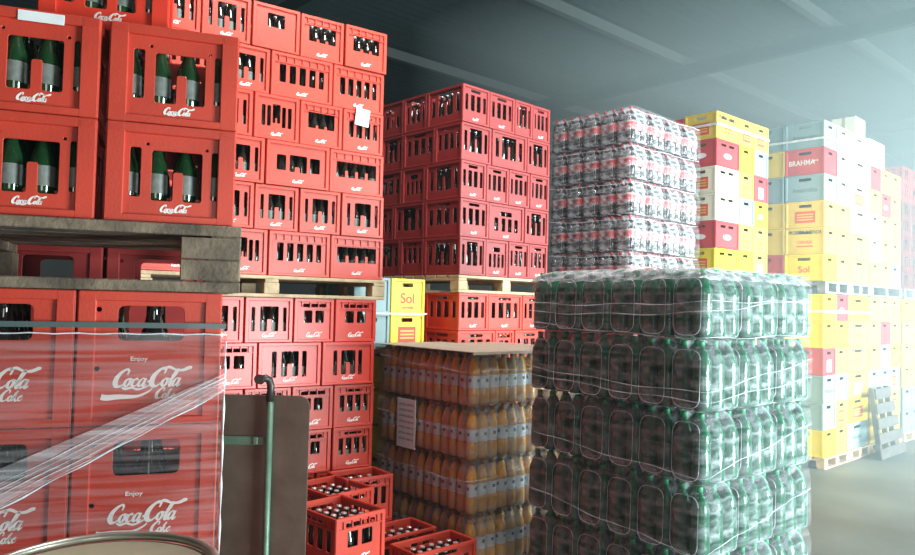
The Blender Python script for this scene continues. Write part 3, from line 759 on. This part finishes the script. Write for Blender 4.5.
for r in range(5):
    for (x,y,side,i) in spots(6,2,.2005,.350):
        o = GPK if first else copy_tree(GPK); first = False
        lean = .012*(r-2)
        o.location = GR(x+random.uniform(-.006,.006)+(-.004 if r%2 else .006), y+random.uniform(-.004,.004), GZ+gh*r); o.rotation_euler = (0,0,GR.rz+random.uniform(-.015,.015))
        tag(o, f'shrink-wrapped pack of green bottles, {lays[r]} layer, ' + (f'{ORD[i]} from the corner on the shaded left face' if side=='left' else f'{ORD[i+1]} from the corner on the bright right face'), 'bottle pack', 'green bottle packs on the front stack')
for i in range(2): pallet(GR, 0,0,.149*i,.98,1.18,.147,'pine', f'pallet under the green bottle packs, {["lower","upper"][i]} of two')
def inner(fr, nx, ny, px, py, x0, y0, z0, dz, nl, h, r, ms, label, skipx=3, skipy=2):
    mb = MB()
    for k in range(nl):
        for i in range(skipx, nx):
            for j in range(skipy, ny):
                if i > nx-1-0 or (k and i > skipx+3 and j > skipy+3): continue
                mb.lathe([(r,0),(r,h*.68),(r*.33,h*.9),(r*.33,h)],7,Matrix.Translation(fr(x0+px*(i+.5),y0+py*(j+.5),z0+dz*k+.004)))
    o = ob('stacked_bottles', mb.mesh('inner bottles',ms), None); tag(o,label,'bottles',kind='stuff')
inner(GR,9,12,.1135,.100,0,0,GZ,gh,5,.335,.047,'pgreen','green bottles deep inside the front stack, behind its outer packs')
# outer wrap of the whole stack
def outer_wrap(fr, name, Lx, Ly, z0, nl, hl, m, label, off=.012, seed=2, ropes=6, ropez=None, top=True, ropem='strand', rr_=.0016):
    random.seed(seed)
    root = ob(name, None, None, fr.o, fr.rz); root.empty_display_size=.1; tag(root,label,'plastic wrap')
    def P(s, z):
        # s: from far end of the left face (s=-Ly) through the corner (0) to the far end of the right face (Lx)
        ph = ((z-z0)/hl) % 1.0; ins = .022*max(0,(ph-.78)/.22)**1.3 + .010*max(0,(.08-ph)/.08)
        o_ = off-ins + .003*math.sin(s*31+z*13)
        rad = .05
        if s < -rad: return (-o_, -s, z)
        if s > rad: return (s, -o_, z)
        t = (s+rad)/(2*rad)*math.pi/2
        cx_, cy_ = rad, rad
        return (cx_-(rad+o_)*math.cos(t), cy_-(rad+o_)*math.sin(t), z)
    ns = 90; nz = nl*12; vs=[]; fs=[]
    ss = [-Ly-.01+(Lx+Ly+.02)*i/ns for i in range(ns+1)]
    for s in ss:
        for k in range(nz+1): vs.append(P(s, z0+(nl*hl-.004)*k/nz))
    for i in range(ns):
        for k in range(nz): a=i*(nz+1)+k; fs.append((a,a+nz+1,a+nz+2,a+1))
    ob('wrap_sheet', MB().add(vs,fs,smooth=True).mesh('wrap',m), root)
    for q in range(ropes):
        za,zb,zc = ropez[q] if ropez else (z0+hl*(q+.8),)*3
        pts=[]
        for i in range(71):
            s = -Ly+(Lx+Ly)*i/70
            z = za+(zb-za)*(1+s/Ly) if s<0 else zb+(zc-zb)*s/Lx
            z += .006*math.sin(i*.35+q)-.012*math.sin(math.pi*max(0,min(1,(s+Ly)/Ly)))
            x,y,_ = P(s,z); k = 1.0
            pts.append((x-.004 if s<0 else x, y-.004 if s>0 else y, z))
        ob('film_strand', MB().tube(pts,[rr_*(1+.4*math.sin(i*.5+q)) for i in range(71)],5).mesh('strand',ropem), root)
    return root
zt = GZ+gh*5
outer_wrap(GR,'stretch_wrap',1.0,1.205,GZ,5,gh,'wrapG','loose outer stretch wrap round the green bottle stack',ropes=7,
  ropez=[(zt-.19,zt-.17,zt-.15),(zt-.24,zt-.22,zt-.13),(zt-.56,zt-.60,zt-.47),(zt-.60,zt-.645,zt-.57),(zt-.93,zt-1.0,zt-.82),(zt-1.26,zt-1.36,zt-1.17),(zt-.30,zt-.345,zt-.335)])
# crumpled top sheet
mb = MB(); vs=[]; fs=[]; N=28
for i in range(N+1):
    for j in range(N+1):
        x = -.012+1.05*i/N; y=-.012+1.225*j/N; e=min(i,j,N-i,N-j)
        z = zt-.006+.010*math.sin(i*1.1+j*.7)*math.sin(j*.9)+ (0 if e>1 else -.02 if e==1 else -.06) + .006*random.random()
        vs.append((x,y,z))
for i in range(N):
    for j in range(N): a=i*(N+1)+j; fs.append((a,a+N+1,a+N+2,a+1))
o = ob('top_sheet', mb.add(vs,fs,smooth=True).mesh('top sheet','filmd'), None, GR.o, GR.rz); tag(o,'crumpled clear plastic sheet lying over the green bottle stack','plastic sheet')

# ---- orange juice packs
EX = Fr((.112,4.75), 49)
eh = .345
jb = pet('juice bottle',.335,.0405,'juice',waist=.10); jc = pet_cap('juice cap',.335,.0405,'ocap')
def jlabel():
    mb = MB(); h=.335; r=.0405*.905
    mb.lathe([(r+.001,h*.20),(r+.001,h*.60)],14,mi=0,cap=False)
    for k in range(4):
        a = k*math.pi/2; T = Matrix.Rotation(a,4,'Z')
        mb.box(r+.0012,-.010,h*.46,r+.0022,.010,h*.52,T,mi=1); mb.lathe([(.010,-.0006),(.010,.0006)],8,T=T@Matrix.Translation((r+.0015,0,h*.30))@Matrix.Rotation(R(90),4,'Y'),mi=2)
    return mb.mesh('juice label',['juicetag','dark','orangeink'])
jl = jlabel()
jf = hull_film('juice pack film', .262, .168, .338, 'film', rad=.036, seed=5)
JP = make_pack('juice_pack', jf, jb, jc, jl, .087, .084, 3, 2)
first=True
for r in range(4):
    for (x,y,side,i) in spots(6,3,.170,.266):
        o = JP if first else copy_tree(JP); first=False
        o.location = EX(x+random.uniform(-.004,.004),y+random.uniform(-.003,.003),.14+eh*r); o.rotation_euler=(0,0,EX.rz+random.uniform(-.01,.01))
        tag(o, f'pack of orange juice bottles, {["bottom","third","second","top"][r]} layer, '+(f'{ORD[i]} from the corner on the left face' if side=='left' else f'{ORD[i+1]} from the corner on the right face'), 'bottle pack','juice packs on the orange stack')
inner(EX,12,12,.0885,.085,0,0,.14,eh,4,.335,.040,'juice','orange juice bottles deep inside the orange stack')
pallet(EX, 0,0,0,1.06,1.03,.137,'wood','pallet on the floor under the orange juice packs')
mb = MB(); mb.box(-.02,-.025,0,1.08,1.06,.008,bev=.002); mb.box(-.022,-.027,-.012,1.082,-.020,.006)
o = ob('cardboard_sheet', mb.mesh('board','board'), None, EX(0,0,.14+eh*4+.003), EX.rz); tag(o,'flat brown cardboard sheet lying on top of the orange juice stack','cardboard')
outer_wrap(EX,'stretch_wrap',1.06,1.02,.14,4,eh,'wrapG','thin stretch wrap round the orange juice stack',ropes=3,ropez=[(1.45,1.40,1.42),(1.05,1.02,1.12),(.72,.70,.78)],rr_=.0012)
o = ob('paper_sheet', MB().box(-.105,-.002,-.17,.105,.002,.17).mesh('delivery sheet','paper'), None, EX(-.022,.66,.99), EX.rz-math.pi/2); tag(o,'white printed delivery sheet stuck on the left face of the orange juice stack','paper')
for k in range(7): ob('printed_line', text_mesh('LOTE 2016  FARDO 06','greyink'), o, (0,-.0022,.13-.04*k),0,(.017,.02,.02))

# ---- cola packs on the tall rear stack
DX = Fr((1.59,6.826), 46)
dh=.340
db = MB()
h_=.33; r_=.0475
db.lathe([(r_*.72,0),(r_,.012),(r_,h_*.30),(r_*.94,h_*.36),(r_*.94,h_*.56),(r_,h_*.62),(r_*.62,h_*.83),(r_*.30,h_*.90)],12,mi=0)
db.lathe([(r_*.33,h_*.90),(r_*.33,h_*.985),(r_*.28,h_)],8,mi=1); db.lathe([(r_*.965,h_*.34),(r_*.965,h_*.60)],12,mi=1,cap=False)
db = db.mesh('cola bottle',['cola','colatag'])
dfm = hull_film('cola pack film', .312, .190, .334, 'filmd', seed=8)
DP = make_pack('cola_pack', dfm, db, None, None, .104,.095,3,2)
first=True; DZ=2.035
for r in range(5):
    for (x,y,side,i) in spots(5,3,.193,.318):
        o = DP if first else copy_tree(DP); first=False
        o.location = DX(x+random.uniform(-.008,.008),y+random.uniform(-.004,.004),DZ+dh*r); o.rotation_euler=(0,0,DX.rz+random.uniform(-.02,.02))
        tag(o, f'wrapped pack of cola bottles with red labels, {["bottom","second","middle","fourth","top"][r]} layer, '+(f'{ORD[i]} from corner, dark left face' if side=='left' else f'{ORD[i+1]} from corner, glaring right face'), 'bottle pack','cola packs on the tall rear stack')
outer_wrap(DX,'stretch_wrap',1.27,.97,DZ,5,dh,'wrapG','glossy crumpled stretch wrap round the tall cola stack',ropes=5,ropez=[(DZ+dh*(q+.9),DZ+dh*(q+.85),DZ+dh*(q+.95)) for q in range(5)],rr_=.003)
inner(DX,12,10,.106,.0965,0,0,DZ,dh,5,.33,.046,'cola','cola bottles deep inside the tall rear stack')
pallet(DX, 0,0,1.89,1.27,1.0,.143,'gwood','grey pallet carrying the tall cola stack'); pallet(DX, 0,0,0,1.27,1.0,.143,'gwood','grey pallet on the floor below the cola stack')
for r in range(6):
    for c in range(3): crate(DX, c*.42,0,.146+.290*r,.418,.36,.288,'CA','CA','dred', f'red crate, {lay[r]} layer, {ORD[c]} from corner, low behind the green packs under the cola', 'crates hidden under the cola stack', 0)
    for c in range(2): crate(DX, 0,.362+c*.31,.146+.290*r,.418,.308,.288,'CA','CA','dred', f'red crate, {lay[r]} layer, {ORD[c+1]} along the left side, low under the cola', 'crates hidden under the cola stack', 0)
# wrap bands across the yellow stacks
for fr,Lx,z,lb in ((G,1.17,gz+gH*5.5,'thin band of clear wrap round the top of the tall yellow stack'),(HX,1.52,.132+hL*5.35,'thin band of clear wrap round the lower right-hand stacks'),(HX,1.55,2.21+hL*5.3,'thin band of clear wrap near the top of the right-hand stacks')):
    mb = MB(); mb.box(-.016,-.018,-.014,Lx,-.015,.014); mb.box(-.018,-.018,-.014,-.015,.9,.014)
    o = ob('film_band', mb.mesh('band','rope'), None, fr(0,0,z), fr.rz); tag(o,lb,'plastic wrap')

# ================================================================== OPEN CRATES ON THE FLOOR
def open_crate(o_xy, hd, w, d, ztop, h, label, bl, n=(4,5), k='P2', logo=.13):
    fr = Fr(o_xy, hd)
    crate(fr, 0,0,ztop-h,w,d,h,k,'P4','red',label,'open crates at the foot of the bright red stack',logo,.20,jit=0)
    for j in range(n[1]):
        for i in range(n[0]):
            p = fr(.03+(w-.06)*(i+.5)/n[0], .03+(d-.06)*(j+.5)/n[1], ztop-h+.016)
            b = ob('glass_bottle', GBo, None, p); tag(b, bl, 'bottle', bl.replace('capped bottle standing','bottles')); ob('cap', GBcap, b)
    return fr
GBo = mk_glass('open crate bottle', .235, .030, 'glass', 12, False); GBcap = MB().lathe([(.0150,.222),(.0158,.229),(.0145,.236)],12).mesh('crown cap','cap')
u1 = Fr((-.59,3.81),44.5)
open_crate((-.59,3.81),44.5,.333,.40,.72,.29,'open red crate of capped bottles right beside the brown cart panel','capped bottle standing in the open crate beside the brown cart panel',(4,5))
open_crate((-.71,4.28),44.5,.34,.40,.72,.29,'open red crate behind the one beside the cart panel, caps visible','capped bottle standing in the second open crate from the cart panel',(4,5))
open_crate((-.665,4.665),54,.345,.27,.72,.29,'open red crate against the foot of the bright red stack','capped bottle standing in the open crate against the bright stack',(4,3),'P4')
open_crate((-.20,4.18),49,.47,.25,.43,.29,'open red crate on the ground in front of the orange juice stack, nearer one','capped bottle standing in the nearer low open crate',(6,3),'CA')
open_crate((-.44,4.42),49,.46,.27,.43,.29,'open red crate on the ground beside the orange juice stack, farther one','capped bottle standing in the farther low open crate',(6,3),'CA')
for (xy,hd,w,d,lb) in (((-.59,3.81),44.5,.333,.40,'beside the cart panel'),((-.71,4.28),44.5,.34,.40,'behind the one by the cart panel'),((-.665,4.665),54,.345,.27,'against the bright red stack')):
    crate(Fr(xy,hd),0,0,.14,w,d,.288,'P4','P4','red',f'red crate directly under the open crate {lb}','supporting crates by the cart',.11,.2,jit=0)
pallet(Fr((-.62,3.78),47),-.05,-.0,0,.60,1.25,.137,'wood','low pallet under the open red crates')
pallet(Fr((-.22,4.12),49),-.02,-.0,0,.56,.56,.137,'wood','low pallet in front of the orange juice stack')

# loose bottles in the dark stacks: beyond counting one by one
o = ob('crated_bottles', STUFF.mesh('crated bottles',['glass','cap']), None); tag(o,'dark capped bottles filling the red crates of the stacks behind','bottles',kind='stuff')

# ================================================================== HAND CART
J = Fr((-1.02,2.895), 90)
cart = ob('hand_cart', None, None, J(0,0,0), J.rz); cart.empty_display_size=.1; tag(cart,'hand cart with worn brown back panel and green tubular frame beside the wrapped crates','hand cart')
vs, fs = panel(.455,1.35,[],.012,.002)
pts = fillet([(0,.0),(.455,.0),(.455,1.35),(0,1.35)],.045,6)
bm = bmesh.new(); a_=[bm.verts.new((x,0,z)) for x,z in pts]; f_=bm.faces.new(a_); ex=bmesh.ops.extrude_face_region(bm,geom=[f_]); bmesh.ops.translate(bm,verts=[v for v in ex['geom'] if isinstance(v,bmesh.types.BMVert)],vec=(0,.014,0)); bmesh.ops.recalc_face_normals(bm,faces=bm.faces)
me = bpy.data.meshes.new('back panel'); bm.to_mesh(me); bm.free(); me.materials.append(M['brown'])
ob('back_panel', me, cart, (0,0,.11))
mb = MB(); mb.tube([(.308,-.020,.12),(.308,-.020,1.455)],.0125,10); ob('upright_tube', mb.mesh('tube','tube'), cart)
mb = MB(); mb.tube([(.308,-.020,1.44),(.308,-.020,1.50),(.302,-.022,1.522),(.290,-.030,1.530),(.275,-.045,1.528)],.015,10); mb.lathe([(.019,-.012),(.019,.012)],12,T=Matrix.Translation((.272,-.050,1.527))@Matrix.Rotation(R(80),4,'X'))
ob('handle_end', mb.mesh('handle end','dsteel'), cart)['label']='dark bent steel handle end'
for z in (1.285,.80,.30): ob('cross_bar', MB().box(.0,-.012,z-.017,.285,-.001,z+.017,bev=.003).mesh('bar','tube'), cart)
for z in (1.30,): ob('clip', MB().box(.245,-.018,z-.028,.262,-.010,z+.002,bev=.002).mesh('clip','tube'), cart)
ob('toe_plate', MB().box(.02,-.26,.10,.43,.0,.112,bev=.003).mesh('toe','tube'), cart)
for x in (.03,.40):
    w = ob('wheel', MB().lathe([(.06,-.02),(.1,-.022),(.105,0),(.1,.022),(.06,.02)],20,T=Matrix.Rotation(R(90),4,'Y')).mesh('wheel','rubber'), cart, (x,.09,.105))
ob('axle', MB().tube([(.03,.09,.105),(.40,.09,.105)],.01,8).mesh('axle','dsteel'), cart)

# ================================================================== TIN DRUM
dr = ob('metal_drum', None, None, (-.635,1.35,0)); dr.empty_display_size=.1; tag(dr,'tall round tin drum with a rolled rim and tan top, bottom left corner','drum')
zt_=1.345; rd=.205
prof=[(rd-.004,0),(rd,.01)]
for k in range(1,4): prof += [(rd,zt_*k/4-.02),(rd+.008,zt_*k/4),(rd,zt_*k/4+.02)]
prof += [(rd,zt_-.02)]
ob('drum_body', MB().lathe(prof,48).mesh('body','tin'), dr)
rim = MB(); n=48
vs=[];fs=[]
for i in range(n):
    a=2*math.pi*i/n
    for k in range(8): b=2*math.pi*k/8; rr_=rd-.002+.009*math.cos(b); vs.append((rr_*math.cos(a),rr_*math.sin(a),zt_-.008+.009*math.sin(b)))
for i in range(n):
    for k in range(8): fs.append((i*8+k,((i+1)%n)*8+k,((i+1)%n)*8+(k+1)%8,i*8+(k+1)%8))
ob('rim', rim.add(vs,fs,smooth=True).mesh('rim','tin'), dr)
ob('top_plate', MB().lathe([(rd-.010,zt_-.022),(rd-.010,zt_-.016)],48).mesh('top','tinin'), dr)['label']='tan top plate'

# ================================================================== LEANING PALLET
lp = ob('wooden_pallet', None, None, HX(1.14,-.28,0), HX.rz); lp.empty_display_size=.1
lp.rotation_euler = (R(-7),R(0),HX.rz); tag(lp,'old dark grey pallet leaning upright against the right-hand stacks','pallet')
for i in range(5): ob('deck_board', MB().box(.02*i,0,.015+i*.185,.95-.07*i,.02,.145+i*.185,bev=.003).mesh('plank','owood'), lp)
for x in (.06,.36,.62): ob('stringer', MB().box(x,.0205,0,x+.05,.08,.90,bev=.003).mesh('stringer','owood'), lp)

# ================================================================== BUILDING
BF = Fr((0,0),48)
a0,a1,b0,b1,zc = -7.0,22.0,-3.4,15.0,6.2
def bx(x0,y0,z0,x1,y1,z1,m,name,**k):
    return struct(name, MB().box(x0,y0,z0,x1,y1,z1).mesh(name,m), loc=(0,0,0), rz=BF.rz, **k)
bx(a0,b0,-.1,a1,b1,0,'floor','floor')
# corrugated ceiling
mb = MB(); vs=[];fs=[]; n=int((b1-b0)/.09)
def zr(b): return zc
for i in range(n+1):
    b = b0+(b1-b0)*i/n; z = zc+.004*(1 if i%2 else -1)
    vs += [(a0,b,z),(a1,b,z)]
for i in range(n): fs.append((2*i,2*i+1,2*i+3,2*i+2))
struct('ceiling', mb.add(vs,fs).mesh('ceiling','roof'), rz=BF.rz)
k=0
def uv(x,y): s,c=math.sin(R(48)),math.cos(R(48)); return (x*s+y*c, -x*c+y*s)
for bb in (-3.3,-.9,4.55+2.2,9.3,12.5): pass
beams = [uv(4.8,10.2)[1], uv(1.4,10.4)[1], uv(-1.3,12.4)[1]]
for bb in beams+[beams[0]-2.4, beams[0]-4.6, beams[2]+3]:
    if b0 < bb < b1:
        k+=1; bx(a0,bb-.05,zc-.20,a1,bb+.05,zc-.04,'purlin',f'trim_{k}')
for aa in (5.0,11.2,17.5):
    k+=1; bx(aa-.07,b0,zc-.42,aa+.07,b1,zc-.21,'roof',f'trim_{k}')
bx(a0-.2,b0,0,a0,b1,zc,'wall','wall_left'); bx(a1,b0,0,a1+.2,b1,zc,'wall','wall_far'); bx(a0,b1,0,a1,b1+.2,zc,'wall','wall_back')
# unseen right wall: loading opening, plus two openings added for the fill lights
mb = MB()
def seg(x0,x1,z0,z1): mb.box(x0,b0-.2,z0,x1,b0,z1)
OP = [(-3.2,-.2,0,4.2),(6.5,13.5,0,5.2)]
seg(a0,-1.5,0,zc); seg(-1.5,.3,3.5,zc); seg(.3,3.3,0,zc); seg(3.3,5.9,2.3,zc); seg(5.9,7,0,zc); seg(7,13,5.2,zc); seg(13,a1,0,zc)
struct('wall_right', mb.mesh('wall right','wall'), rz=BF.rz)

# ------------------------------------------------------------------ lights
def area(name, fr, x, y, z, sx, sy, col, power, rot):
    l = bpy.data.lights.new(name,'AREA'); l.shape='RECTANGLE'; l.size=sx; l.size_y=sy; l.color=col; l.energy=power
    o = bpy.data.objects.new(name,l); COL.objects.link(o); o.location = fr(x,y,z)
    o.rotation_euler = rot; return o
# daylight through the big loading opening, facing into the hall (+b)
def aim(o, d): o.rotation_euler = Vector(d).to_track_quat('-Z','Y').to_euler()
vdir = (BF.T.to_3x3() @ Vector((0,1,0)))
l = area('daylight_door', BF, 10.0,b0+.05,2.7,5.8,4.8,(.70,.95,.98),2200,(0,0,0)); aim(l, BF.T.to_3x3() @ Vector((.10,1,-.03))); l.data.spread=R(108)
l = area('side_fill', BF, 4.6,b0+.05,1.15,2.4,2.1,(.82,.97,1.0),900,(0,0,0)); aim(l, BF.T.to_3x3() @ Vector((-.30,1,0)))  # low fill added to brighten the green packs, sparing the dark red stack
l = area('roof_fill', BF, 2.9,2.0,zc-.25,1.2,1.0,(1.0,.98,.97),310,(0,0,0)); aim(l,BF.T.to_3x3() @ Vector((-.25,.75,-1)))  # fill added under the roof to brighten the top of the bright red stack
l = area('front_fill', BF, -.6,b0+.05,2.0,1.6,2.8,(1.0,.97,.92),65,(0,0,0)); aim(l, BF.T.to_3x3() @ Vector((.2,1,0)))  # added fill near the camera, brightening the left foreground stack

w = bpy.data.worlds.new('World'); S.world = w; w.use_nodes=True
bg = w.node_tree.nodes['Background']; bg.inputs[0].default_value=(.75,.88,1,1); bg.inputs[1].default_value=.5

# thin scattering volume added for the hall's veiling haze
vol=w.node_tree.nodes.new('ShaderNodeVolumeScatter'); vol.inputs['Density'].default_value=.004; vol.inputs['Color'].default_value=(.62,.93,.97,1); vol.inputs['Anisotropy'].default_value=.6
w.node_tree.links.new(vol.outputs[0], w.node_tree.nodes['World Output'].inputs['Volume'])

hm = bpy.data.materials.new('glare haze volume'); hm.use_nodes=True; hn=hm.node_tree.nodes; hn.remove(hn['Principled BSDF'])
hv = hn.new('ShaderNodeVolumeScatter'); hv.inputs['Density'].default_value=.085; hv.inputs['Color'].default_value=(.72,.97,1,1); hv.inputs['Anisotropy'].default_value=-.1
hm.node_tree.links.new(hv.outputs[0], hn['Material Output'].inputs['Volume']); M['air']=hm
o = ob('haze', MB().box(7.0,b0+.01,.004,a1-.01,9.0,zc-.01).mesh('haze','air'), rz=BF.rz)  # box volume added to imitate veiling glare at the bright end
tag(o,'pale bluish haze added as glare over the right-hand end of the hall','haze',kind='stuff')

# ------------------------------------------------------------------ camera
cd = bpy.data.cameras.new('camera'); cam = bpy.data.objects.new('camera',cd); COL.objects.link(cam)
cd.sensor_width=36; cd.lens=36*740/915; cd.clip_end=100; cd.clip_start=.05
P_=R(2.1); Ro=R(1.3)
fw=Vector((0,math.cos(P_),math.sin(P_))); rt0=Vector((1,0,0)); up0=Vector((0,-math.sin(P_),math.cos(P_)))
rt=rt0*math.cos(Ro)+up0*math.sin(Ro); up=up0*math.cos(Ro)-rt0*math.sin(Ro)
cam.matrix_world = Matrix(((rt.x,up.x,-fw.x,0),(rt.y,up.y,-fw.y,0),(rt.z,up.z,-fw.z,H),(0,0,0,1)))
S.camera = cam
S.view_settings.view_transform='Standard'; S.view_settings.look='None'; S.view_settings.gamma=1; S.view_settings.exposure=0.0; S.view_settings.use_curve_mapping=False
S.cycles.transparent_max_bounces=24; S.cycles.max_bounces=6; S.cycles.diffuse_bounces=3; S.cycles.glossy_bounces=3; S.cycles.transmission_bounces=4; S.cycles.volume_bounces=0
S.cycles.use_denoising=True; S.cycles.sample_clamp_indirect=4; S.cycles.sample_clamp_direct=30
S.cycles.caustics_reflective=False; S.cycles.caustics_refractive=False
